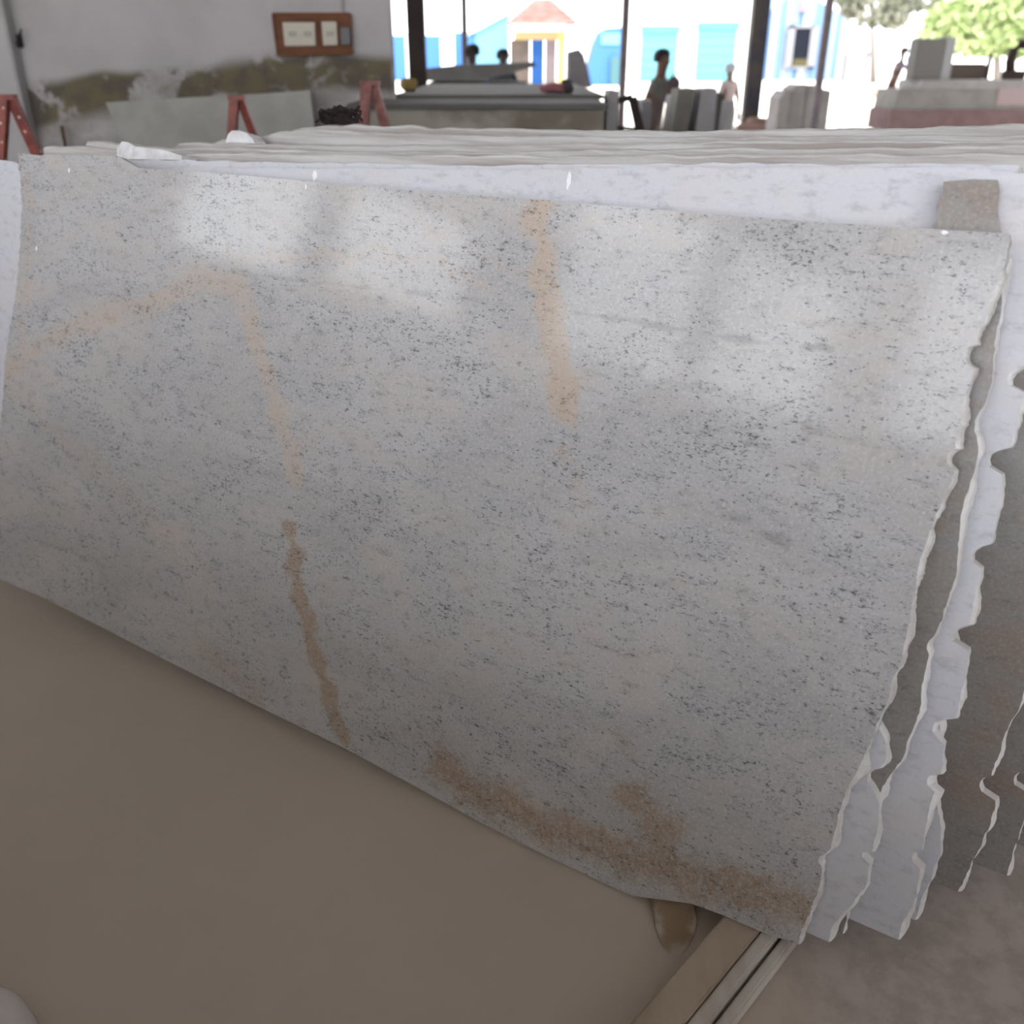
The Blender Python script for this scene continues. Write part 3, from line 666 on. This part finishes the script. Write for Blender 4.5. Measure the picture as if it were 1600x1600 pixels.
# weathered block stack and the long stack at the right border
def hump():
    Y = 22.0; c = at(1258, 190, Y); t = empty('block_stack', (c[0], Y, 0)); tag(t, 'grey round shouldered stack of slabs beside the thin post on the right', 'stone stack')
    xs = [(1217, 1238, 146), (1238, 1262, 136), (1262, 1282, 131), (1282, 1300, 138)]
    for k, (a, b, y) in enumerate(xs):
        pa, pb, f = at(a, y + (8 if k == 0 else 3), Y), at(b, y - (3 if k < 2 else -4), Y), 0
        MB().prism([(pa[0] + .01, Y, 0), (pa[0] + .01, Y, pa[2]), (.5 * (pa[0] + pb[0]), Y, max(pa[2], pb[2]) + .02), (pb[0] - .01, Y, pb[2]), (pb[0] - .01, Y, 0)], (0, .9, 0)).build('slab_piece', pmat('hump_stone', (.155, .145, .14), (.125, .115, .11), 3, .85), t)
hump()
def long_stack():
    Y = 22.4; P = lambda x, y, d=0: at(x, y, Y + d)
    t = empty('slab_stack', (P(1500, 190)[0], Y, 0)); tag(t, 'long grey stack of sawn stone with a reddish foot at the right border', 'stone stack')
    X1 = 7.2
    def layer(xl0, y0, xl1, y1, mat, name, dep=1.3, off=0.0):
        a, b = P(xl0, y0, off), P(xl1, y1, off)
        MB().prism([(a[0], Y + off, a[2]), (b[0], Y + off, max(0, b[2])), (X1 + 6, Y + off, max(0, b[2])), (X1 + 6, Y + off, a[2])], (0, dep, 0)).build(name, mat, t)
    layer(1393, 172, 1388, 205, pmat('red_plinth', (.125, .085, .08), (.105, .065, .065), 4, .85), 'plinth', 1.4, -.1)
    layer(1404, 140, 1396, 171.5, pmat('stack_olive', (.15, .142, .13), (.125, .117, .105), 4, .85), 'lower_course')
    layer(1440, 125, 1436, 139.5, pmat('stack_grey', (.19, .18, .175), (.16, .15, .145), 4, .85), 'upper_course')
    a, b = P(1561, 138, -.02), P(1700, 165, -.02)
    MB().box((a[0], Y - .02, b[2]), (b[0], Y, a[2])).build('pink_face', plain('pink_stone', (.21, .165, .16), .8), t)
    zt = P(1500, 125)[2]
    q = empty('stone_block', (P(1466, 100)[0], Y + .3, zt)); tag(q, 'tall dark grey stone block with a pale side standing on the long stack', 'stone block')
    a, b = P(1437, 60, .2), P(1480, 60, .2); c2 = P(1497, 55, .2)
    MB().box((a[0], Y + .2, zt), (b[0], Y + .7, a[2]), .015).build('dark_part', plain('block_dark', (.095, .09, .085), .85), q)
    MB().box((b[0], Y + .22, zt), (c2[0], Y + .7, a[2] + .03), .015).build('pale_part', plain('block_pale', (.19, .19, .19), .85), q)
    a, b = P(1484, 99, .8), P(1543, 99, .8)
    thing(MB().box((a[0], Y + .8, zt), (b[0], Y + 1.2, a[2]), .03).build('timber_pile', plain('dark_brown_wood', (.065, .05, .042), .85)), 'low dark brown timber balk on the long stack', 'timber')
    a = P(1548, 82, .9); thing(MB().tube([(a[0], Y + .9, zt), (a[0] + .02, Y + .9, a[2])], .06, 10, .045).build('bollard', plain('grey_bollard', (.10, .085, .078), .8), smooth=True), 'short grey peg standing up on the long stack', 'peg')
    t2 = empty('machine_frame', (P(1590, 100)[0], Y + .5, zt)); tag(t2, 'dark arched machine frame on the stack, cut by the right border', 'machine')
    dk = plain('machine_dark', (.02, .012, .01), .6)
    pa = [P(1578, 124, .5), P(1579, 95, .5), P(1584, 78, .5), P(1594, 69, .5), P(1612, 68, .5), P(1626, 78, .5), P(1630, 124, .5)]
    pa[0][2] = zt; pa[-1][2] = zt
    MB().tube(pa, .11, 10).build('arch', dk, t2, True)
    MB().box((P(1570, 110, .5)[0], Y + .35, zt), (P(1600, 110, .5)[0], Y + .65, P(1570, 110, .5)[2]), .02).build('foot', dk, t2)
long_stack()

# ------------------------------------------------------------------ people
def person(Y, J, bones, mats, label, hair=None, hair_mat=None, facing=(0, -1), fingers=True):
    """J: joint -> (px, py, dY, radius, region). One skinned body; region picks skin / shirt / trousers."""
    names = list(J); co = {}; rad = {}; reg = {}
    for n_ in names:
        x, y, z, r, g_ = J[n_]; co[n_] = np.array([x, y, z]); rad[n_] = r; reg[n_] = g_
    verts = [co[n_] for n_ in names]; idx = {n_: i for i, n_ in enumerate(names)}
    radii = [rad[n_] for n_ in names]; regs = [reg[n_] for n_ in names]; edges = [(idx[a], idx[b]) for a, b in bones]
    # face: nose; hands: four fingers and a thumb
    hd = co['head']; f = np.array([facing[0], facing[1], 0.0]); verts.append(hd + f * (rad['head'] + .022) + np.array([0, 0, -.01])); radii.append(.014); regs.append('skin'); edges.append((idx['head'], len(verts) - 1))
    for w_, e_ in (('wrist_l', 'elbow_l'), ('wrist_r', 'elbow_r')):
        if w_ not in co or not fingers: continue
        d = co[w_] - co[e_]; d /= np.linalg.norm(d); side = np.cross(d, f); side /= (np.linalg.norm(side) + 1e-6)
        palm = co[w_] + d * .08; verts.append(palm); radii.append(.03); regs.append('skin'); pi_ = len(verts) - 1; edges.append((idx[w_], pi_))
        for k, ln in ((-1.5, .065), (-.5, .08), (.5, .085), (1.5, .075)):
            k1 = palm + side * .017 * k + d * .04; k2 = k1 + d * ln * .55 + f * .03
            verts += [k1, k2]; radii += [.0095, .008]; regs += ['skin'] * 2; edges += [(pi_, len(verts) - 2), (len(verts) - 2, len(verts) - 1)]
        th = co[w_] + d * .05 + side * .05 + f * .02; verts.append(th); radii.append(.01); regs.append('skin'); edges.append((pi_, len(verts) - 1))
    base = np.array([co['pelvis'][0], co['pelvis'][1], 0.0])
    me = bpy.data.meshes.new('skeleton'); me.from_pydata([tuple(v - base) for v in verts], edges, []); me.update()
    tmp = bpy.data.objects.new('skeleton', me); COL.objects.link(tmp)
    sk = tmp.modifiers.new('skin', 'SKIN'); sk.use_smooth_shade = True
    for i, sv in enumerate(me.skin_vertices[0].data): sv.radius = (radii[i], radii[i]); sv.use_root = (i == idx['pelvis'])
    sb = tmp.modifiers.new('sub', 'SUBSURF'); sb.levels = 1; sb.render_levels = 1
    dg = bpy.context.evaluated_depsgraph_get(); body = bpy.data.meshes.new_from_object(tmp.evaluated_get(dg))
    bpy.data.objects.remove(tmp); body.name = 'person'
    body.materials.clear()
    order = ['skin', 'shirt', 'trousers', 'shoes']
    for k in order: body.materials.append(mats.get(k, mats['skin']))
    segs = [(verts[a] - base, verts[b] - base, regs[b] if regs[a] != regs[b] and b >= a else regs[a], regs[a], regs[b]) for a, b in edges]
    C = np.zeros(len(body.polygons) * 3); body.polygons.foreach_get('center', C); C = C.reshape(-1, 3)
    D = []; Rg = []
    for a, b, _, ra, rb in segs:
        d_, t_ = seg_dist(C, a, b); D.append(d_); Rg.append(np.where(t_ < .5, order.index(ra), order.index(rb)))
    D = np.array(D); Rg = np.array(Rg); mi = Rg[D.argmin(0), np.arange(len(C))]
    body.polygons.foreach_set('material_index', mi); body.polygons.foreach_set('use_smooth', [True] * len(mi))
    o = bpy.data.objects.new('person', body); COL.objects.link(o); o.location = base; tag(o, label, 'person')
    if hair_mat:
        m = MB(); r = rad['head'] * 1.12; c_ = co['head'] - base + np.array([0, 0, .035]) - f * .015
        m.lump(tuple(c_), (r, r, r * .98), 3, .03, 3)
        for v in list(m.bm.verts):
            q = np.array(v.co) - c_
            if q @ f > r * .55 and q[2] < r * .35: v.co = Vector(c_ + q - f * r * .5)
            if q[2] < -r * .45: v.co.z = c_[2] - r * .45
        h = m.build('hair', hair_mat, None, True); h.parent = o
    return o
BON = [('pelvis', 'waist'), ('waist', 'chest'), ('chest', 'neck'), ('neck', 'head'), ('head', 'crown'), ('chest', 'sho_l'), ('sho_l', 'elbow_l'), ('elbow_l', 'wrist_l'),
       ('chest', 'sho_r'), ('sho_r', 'elbow_r'), ('elbow_r', 'wrist_r'), ('pelvis', 'hip_l'), ('hip_l', 'knee_l'), ('knee_l', 'ank_l'), ('ank_l', 'toe_l'),
       ('pelvis', 'hip_r'), ('hip_r', 'knee_r'), ('knee_r', 'ank_r'), ('ank_r', 'toe_r')]
skin_c = plain('brown_skin', (.13, .075, .055), .6); hair_c = plain('black_hair', (.025, .025, .03), .6)
def fig(cx, ytop, Y, lean=0, turn=0.0, arms=None, legs=None):
    """joint table (metres) of a standing figure whose head top is seen at (cx, ytop); lean shifts the hips by pixels, turn swings the shoulders round"""
    top = at(cx, ytop, Y); H = top[2]; X = top[0]; m = H / 1.7; hx = X + lean * Y / 1612.7; ct, st_ = math.cos(turn), math.sin(turn)
    J = dict(pelvis=(hx, Y, .54 * H, .115 * m, 'trousers'), waist=(hx + (X - hx) * .3, Y, .61 * H, .105 * m, 'shirt'), chest=(hx + (X - hx) * .7, Y, .74 * H, .125 * m, 'shirt'),
             neck=(X - (X - hx) * .08, Y, .85 * H, .05, 'skin'), head=(X, Y, .915 * H, .085, 'skin'), crown=(X, Y + .01, .955 * H, .072, 'skin'))
    bx = J['chest'][0]
    for sd, t_ in ((-1, 'l'), (1, 'r')):
        a = (arms or {}).get(t_, ((.05 * sd, .62), (.06 * sd, .49))); l = (legs or {}).get(t_, (.0, .0)); sx, sy = .17 * m * sd * ct, .17 * m * sd * st_
        J['sho_' + t_] = (bx + sx, Y + sy, .80 * H, .05, 'shirt'); J['elbow_' + t_] = (bx + sx + a[0][0], Y + sy - .02, a[0][1] * H, .04, 'skin'); J['wrist_' + t_] = (bx + sx + a[1][0], Y + sy - .07, a[1][1] * H, .029, 'skin')
        gx, gy = .085 * m * sd * ct, .085 * m * sd * st_
        J['hip_' + t_] = (hx + gx, Y + gy, .49 * H, .08, 'trousers'); J['knee_' + t_] = (hx + gx + l[0], Y + gy - .03, .285 * H, .058, 'trousers'); J['ank_' + t_] = (hx + gx + l[1], Y + gy + .03, .055, .042, 'trousers')
        J['toe_' + t_] = (hx + gx + l[1] + .13 * st_, Y + gy - .13 * abs(ct), .035, .038, 'shoes')
    return J
shoe = plain('dark_sandal', (.05, .04, .035), .7)
person(11.6, fig(1037, 74, 11.6, -9, 1.1, arms={'l': ((-.10, .64), (-.14, .50)), 'r': ((.06, .66), (.10, .56))}, legs={'l': (-.12, -.40), 'r': (.06, .04)}), BON,
       dict(skin=skin_c, shirt=pmat('grey_brown_shirt', (.12, .085, .088), (.16, .155, .14), 4, .9), trousers=plain('brown_trousers', (.15, .12, .11), .9), shoes=shoe), 'man in a greyish shirt walking with a dark bag in front of the cyan doors', hair_mat=hair_c, facing=(.6, -.8))
c = at(1052, 131, 11.5); t = empty('bag', (c[0], 11.5, c[2])); tag(t, 'small dark bag held at the side of the walking man', 'bag')
MB().lump((c[0], 11.5, c[2] - .02), (.075, .06, .09), 41, .1, 3).build('pouch', plain('dark_bag', (.10, .075, .085), .8), t, True)
MB().tube([(c[0] - .04, 11.5, c[2] + .05), (c[0] - .03, 11.5, c[2] + .10), (c[0] + .0, 11.5, c[2] + .11), (c[0] + .04, 11.5, c[2] + .05)], .008, 6).build('handle', plain('bag_strap', (.05, .04, .04), .8), t)
person(24.2, fig(1414, 71, 24.2, -12, .9, arms={'l': ((-.02, .64), (.03, .50)), 'r': ((.12, .72), (.2, .80))}, legs={'l': (-.08, -.24), 'r': (.0, -.10)}), BON,
       dict(skin=skin_c, shirt=plain('pale_grey_shirt', (.30, .25, .25), .9), trousers=pmat('dark_red_shorts', (.10, .03, .04), (.05, .045, .045), 3, .9), shoes=shoe), 'man stepping beside the grey stack on the right with a blue bundle', hair_mat=plain('dark_hair', (.06, .04, .04), .7), facing=(-.8, -.6))
c = at(1427, 98, 24.0); t = empty('bundle', (c[0], 24.0, c[2])); tag(t, 'bright blue bundle carried by the man on the right', 'bundle')
MB().lump((c[0], 24.0, c[2]), (.15, .11, .20), 42, .22, 3).build('cloth', pmat('blue_cloth', (.03, .06, .40), (.02, .04, .28), 6, .9), t, True)
MB().tube([(c[0] - .05, 24, c[2] + .17), (c[0], 24, c[2] + .23), (c[0] + .05, 24, c[2] + .17)], .02, 8).build('knot', plain('blue_knot', (.03, .06, .36), .9), t)
person(13.9, fig(738, 66, 13.9, -8, .3), BON, dict(skin=plain('dark_skin', (.05, .035, .03), .7), shirt=plain('sky_blue_shirt', (.12, .28, .45), .9), trousers=plain('navy_trousers', (.04, .045, .06), .9), shoes=shoe),
       'dark haired man in a blue shirt standing behind the stone pile by the thin post', hair_mat=hair_c, facing=(-.3, -.95))
person(14.7, fig(786, 74, 14.7, -4, .2), BON, dict(skin=plain('dark_skin_b', (.05, .035, .03), .7), shirt=plain('black_shirt', (.05, .055, .06), .9), trousers=plain('black_trousers', (.04, .04, .045), .9), shoes=shoe),
       'man in black standing behind the right end of the stone pile', hair_mat=hair_c, facing=(.2, -.95))
person(17.5, fig(1142, 99, 17.5, 3, .5), BON, dict(skin=plain('skin_c', (.16, .11, .09), .7), shirt=plain('faded_pink_shirt', (.34, .27, .26), .9), trousers=plain('faded_trousers', (.27, .235, .235), .9), shoes=shoe),
       'person in faded pinkish clothes and grey cap left of the thick column', hair_mat=plain('grey_cap', (.32, .33, .35), .8), facing=(.3, .95))

# ------------------------------------------------------------------ outside the shed
WHITE = plain('white_render', (.72, .72, .72), .8); BLUE = plain('blue_paint', (.05, .135, .33), .6); SKYB = plain('pale_blue_paint', (.12, .27, .38), .6)
CYAN = plain('cyan_door', (.10, .265, .30), .6); CYAND = plain('cyan_header', (.08, .19, .34), .6)
def P3(x, y, Y): return at(x, y, Y)
def box_px(x0, y0, x1, y1, Y, depth, name, mat, parent, bev=0.0, ground=False):
    a, b = P3(x0, y0, Y), P3(x1, y1, Y)
    return MB().box((a[0], Y, -.02 if ground else b[2]), (b[0], Y + depth, a[2]), bev).build(name, mat, parent)
def building():
    Y = 80; t = empty('warehouse', (at(1080, 100, Y)[0], Y, 0)); tag(t, 'white warehouse with two cyan roller doors', 'building')
    box_px(932, -40, 1196, 0, Y, 12, 'wall', WHITE, t, ground=True)
    for x0, x1, y0 in ((1003, 1063, 40), (1091, 1156, 34)):
        d = box_px(x0, y0 + 12, x1, 0, Y - .12, .1, 'roller_door', CYAN, t, ground=True)
        h = box_px(x0, y0, x1, y0 + 12, Y - .25, .24, 'header_box', CYAND, t)
        for k in range(5): 
            y = y0 + 22 + k * 15; r_ = box_px(x0 + .5, y, x1 - .5, y + 1.2, Y - .16, .05, 'rib', CYAN, None); r_.parent = d
        box_px(x0 - 2, y0 - 2, x0, 0, Y - .2, .2, 'jamb', WHITE, t, ground=True); box_px(x1, y0 - 2, x1 + 2, 0, Y - .2, .2, 'jamb', WHITE, t, ground=True)
building()
def blue_wall():
    Y = 84; t = empty('boundary_wall', (at(670, 100, Y)[0], Y, 0)); tag(t, 'blue boundary wall with white pillars seen left of the gable', 'wall')
    for x0, x1, m_ in ((560, 605, BLUE), (609, 633, BLUE), (640, 688, BLUE), (708, 735, BLUE)): box_px(x0, 55 if x0 < 700 else 50, x1, 0, Y, .3, 'blue_panel', m_, t, ground=True)
    for x0, x1 in ((605, 609), (633, 640), (688, 708)): box_px(x0, 52, x1, 0, Y - .1, .5, 'white_pillar', WHITE, t, ground=True)
    t['kind'] = 'thing'
blue_wall()
def gable():
    Y = 76; t = empty('blue_shed', (at(765, 100, Y)[0], Y, 0)); tag(t, 'pale blue shed with a sloping roof line beside the yellow hut', 'building')
    a = [P3(x, y, Y) for x, y in ((732, 53), (750, 44), (795, 20))]
    MB().prism([(a[0][0], Y, -.02), *a, (a[2][0], Y, -.02)], (0, 8, 0)).build('wall', SKYB, t)
    q = [P3(x, y, Y - .3) for x, y in ((729, 53), (750, 42.5), (797, 17.5), (797, 20), (750, 45), (729, 55.5))]
    MB().prism(q, (0, 8.6, 0)).build('roof', WHITE, t)
    box_px(733, 52, 741, 0, Y - .08, .08, 'corner_panel', BLUE, t, ground=True)
gable()
def hut():
    Y = 70; t = empty('hut', (at(845, 100, Y)[0], Y, 0)); tag(t, 'small yellow hut with a blue door under a reddish tiled roof', 'hut')
    yel = plain('yellow_paint', (.36, .29, .10), .7); cream = plain('cream_paint', (.33, .22, .11), .7)
    box_px(797, 62, 829, 0, Y, 3, 'side_wall', pmat('brown_shade_wall', (.085, .065, .055), (.06, .05, .045), 1, .9), t, ground=True)  # side wall in dark brown tones
    box_px(797, 36, 884, 50, Y, 3, 'parapet', WHITE, t)
    box_px(803, 50, 884, 62, Y - .1, 3, 'lintel', cream, t)
    d = box_px(830, 62, 851, 0, Y, .15, 'door', plain('deep_blue_door', (.012, .05, .16), .6), t, ground=True)
    h = box_px(847, 92, 849, 97, Y - .12, .12, 'handle', M['steel_grey'], None); h.parent = d
    box_px(852, 62, 871, 0, Y, .3, 'panel', plain('grey_mauve_panel', (.12, .095, .10), .8), t, ground=True)
    box_px(872, 50, 885, 0, Y - .15, .5, 'corner_pillar', yel, t, ground=True)
    red = pmat('red_tiles', (.15, .075, .062), (.19, .12, .105), 1.2, .9)
    e = [P3(x, y, Y - 1.2) for x, y in ((790, 36), (905, 34))]; rz = P3(850, -4, Y)[2]; ez = e[0][2]
    m_ = MB(); xa, xb, ya, yb = e[0][0], e[1][0], Y - 1.2, Y + 4; rx0, rx1 = P3(836, 0, Y)[0], P3(862, 0, Y)[0]
    V = [m_.bm.verts.new(v) for v in ((xa, ya, ez), (xb, ya, ez), (xb, yb, ez), (xa, yb, ez), (rx0, Y + 1.4, rz), (rx1, Y + 1.4, rz))]
    for f_ in ((0, 1, 5, 4), (1, 2, 5), (2, 3, 4, 5), (3, 0, 4), (3, 2, 1, 0)): m_.bm.faces.new([V[i] for i in f_])
    r_ = m_.build('roof', red, t)
    for k in range(4):                                   # tile courses on the front slope
        f0 = (k + .15) / 4.4; za = ez + (rz - ez) * f0; x0 = xa + (rx0 - xa) * f0; x1 = xb + (rx1 - xb) * f0; yy = ya + (Y + 1.4 - ya) * f0
        c_ = MB().bar((x0, yy - .06, za), (x1, yy - .06, za), .12, .10).build('tile_course', pmat('pale_tiles', (.24, .16, .145), (.18, .11, .095), 2, .9), None); c_.parent = r_
hut()
Y = 62; pts = [P3(888, 122, Y), P3(889, 80, Y), P3(905, 76, Y), P3(912, 84, Y), P3(918, 105, Y), P3(926, 122, Y)]
for q in (pts[0], pts[-1]): q[2] = -.02
thing(MB().prism(pts, (0, 3, 0)).build('parked_machine', pmat('dark_machine', (.010, .009, .011), (.016, .014, .014), 1, .7)), 'dark machine parked between the yellow hut and the blue tank', 'machine')
Y = 68; pts = [P3(x, y, Y) for x, y in ((921, 122), (922, 95), (928, 70), (937, 50), (946, 44), (972, 42), (972, 122))]
for q in (pts[0], pts[-1]): q[2] = -.02
t = empty('blue_tank', (pts[3][0], Y, 0)); tag(t, 'blue round shouldered tank left of the white warehouse', 'tank')
MB().prism(pts, (0, 3, 0)).build('body', BLUE, t); box_px(940, 52, 968, 70, Y - .1, .1, 'panel', SKYB, t); box_px(955, 88, 972, 0, Y - .3, .3, 'green_sheet', plain('green_sheet', (.06, .13, .14), .8), t, ground=True)

def striped():
    Y = 86; t = empty('striped_building', (at(1262, 100, Y)[0], Y, 0)); tag(t, 'tall building clad in pale blue and white vertical sheets with a dark doorway', 'building')
    roof = lambda x: 20 - (x - 1200) * .8 if x < 1248 else -18 + (x - 1248) * .62
    cols = [plain('sheet_pale_blue', (.11, .19, .33), .6), plain('sheet_white', (.30, .34, .38), .6), plain('sheet_ice', (.19, .28, .38), .6)]
    xs = [1199, 1208, 1217, 1225, 1233, 1244, 1252, 1260, 1271, 1280, 1290, 1300, 1309, 1317, 1326]
    for k, (a, b) in enumerate(zip(xs, xs[1:])):
        A, B = P3(a, roof(a), Y), P3(b, roof(b), Y); off = .12 * (k % 2)
        MB().prism([(A[0], Y - off, -.02), (A[0], Y - off, A[2]), (B[0], Y - off, B[2]), (B[0], Y - off, -.02)], (0, .25 + off, 0)).build('cladding_sheet', cols[k % 3] if k < 12 else (cols[1] if k % 2 else cols[0]), t)
    A, B, C_ = P3(1199, roof(1199), Y + .3), P3(1248, -18, Y + .3), P3(1326, roof(1326), Y + .3)
    MB().prism([(A[0], Y + .3, -.02), A, B, C_, (C_[0], Y + .3, -.02)], (0, 9, 0)).build('body', cols[2], t)
    d = box_px(1236, 44, 1269, 104, Y - .3, .12, 'doorway', plain('dark_opening', (.008, .010, .016), .8), t)
    fr = plain('doorway_frame', (.20, .20, .22), .7)
    for a in ((1233, 40, 1236, 107), (1269, 40, 1272, 107), (1233, 40, 1272, 44), (1233, 104, 1272, 107)): box_px(*a, Y - .4, .3, 'frame', fr, t)
    s_ = box_px(1240, 92, 1268, 104, Y - .36, .06, 'sill_goods', plain('yellowish_goods', (.07, .06, .03), .8), None); s_.parent = d
    box_px(1250, -2, 1270, 18, Y - .35, .2, 'sign_plate', pmat('reddish_plate', (.22, .15, .16), (.26, .20, .21), 1, .8), t)
striped()
Y = 82; t = empty('yard_wall', (at(1346, 100, Y)[0], Y, 0)); tag(t, 'low grey wall under the trees right of the striped building', 'wall', kind='thing')
for k, (a, b, y) in enumerate(((1322, 1340, 84), (1340, 1356, 82), (1356, 1372, 80))): box_px(a, y, b, 0, Y + .1 * k, .6, 'block_panel', plain('grey_block', (.17, .165, .165), .9), t, ground=True)
thing(MB().tube([(at(1335, 118, 56)[0], 56, .12), (at(1375, 123, 48)[0], 48, .12), (at(1394, 135, 42)[0], 42, .1)], .25, 8).build('sand_bank', plain('ochre_sand', (.36, .27, .19), .9), smooth=True), 'thin ochre bank of sand across the sunlit yard', 'sand bank')

def tree(Y, trunk, crowns, leafmat, barkmat, label, seed, n, size):
    rn = np.random.RandomState(seed); b0 = at(*trunk[0], Y); b0[2] = -.02
    t = empty('tree', tuple(b0)); tag(t, label, 'tree')
    pts = [b0] + [at(x, y, Y) for x, y in trunk[1:]]
    r0 = .28
    MB().tube(pts, r0, 10, r0 * .5).build('trunk', barkmat, t, True)
    for k, (x, y, rx, ry) in enumerate(crowns[:4]):
        MB().tube([pts[-1], .5 * (pts[-1] + at(x, y + ry * .4, Y)) + np.array([0, .3, .1]), at(x, y, Y)], r0 * .4, 6, .05).build('branch', barkmat, t, True)
    V = []; Fc = []; k2 = Y / 1612.7
    tot = sum(rx * ry for _, _, rx, ry in crowns)
    for x, y, rx, ry in crowns:
        c = at(x, y, Y)
        for i in range(int(n * rx * ry / tot)):
            d = rn.normal(size=3); d /= np.linalg.norm(d); q = rn.uniform(.35, 1) ** .5
            p = c + d * np.array([rx * k2, .7 * (rx + ry) / 2 * k2, ry * k2]) * q
            a, b = rn.normal(size=(2, 3)); a *= size / np.linalg.norm(a); b = np.cross(a, b); b *= size * .5 / np.linalg.norm(b)
            i0 = len(V); V += [p - a, p + b, p + a, p - b]; Fc.append((i0, i0 + 1, i0 + 2, i0 + 3))
    me = bpy.data.meshes.new('foliage'); me.from_pydata([tuple(v - b0) for v in V], [], Fc); me.update()
    o = link_mesh('foliage', me, leafmat, t); o['kind'] = 'stuff'
def leaf(name, a, b):
    m, nt, bs = new_mat(name); v = coords(nt)
    link(nt, mix(nt, ramp(nt, noise(nt, v, .8, 2), .35, .65), a, b), bs.inputs['Base Color']); bs.inputs['Roughness'].default_value = .6; bs.inputs['Specular IOR Level'].default_value = .15
    return m
bark = plain('grey_bark', (.15, .13, .12), .9)
tree(62, [(1560, 130), (1558, 95), (1552, 60)], [(1545, 25, 70, 45), (1600, 20, 60, 50), (1490, 35, 45, 34), (1540, 60, 80, 26), (1462, 58, 30, 24), (1600, 65, 40, 26)], leaf('lime_leaves', (.25, .33, .13), (.34, .40, .20)), bark, 'bright lime green leafy tree at the right border', 5, 5200, .30)
tree(74, [(1366, 118), (1364, 80), (1362, 45)], [(1362, 10, 45, 30), (1330, 2, 24, 20), (1398, 22, 24, 24), (1440, -2, 34, 22)], leaf('grey_leaves', (.13, .14, .10), (.20, .20, .155)), bark, 'thin grey green tree between the striped building and the lime tree', 6, 1500, .28)
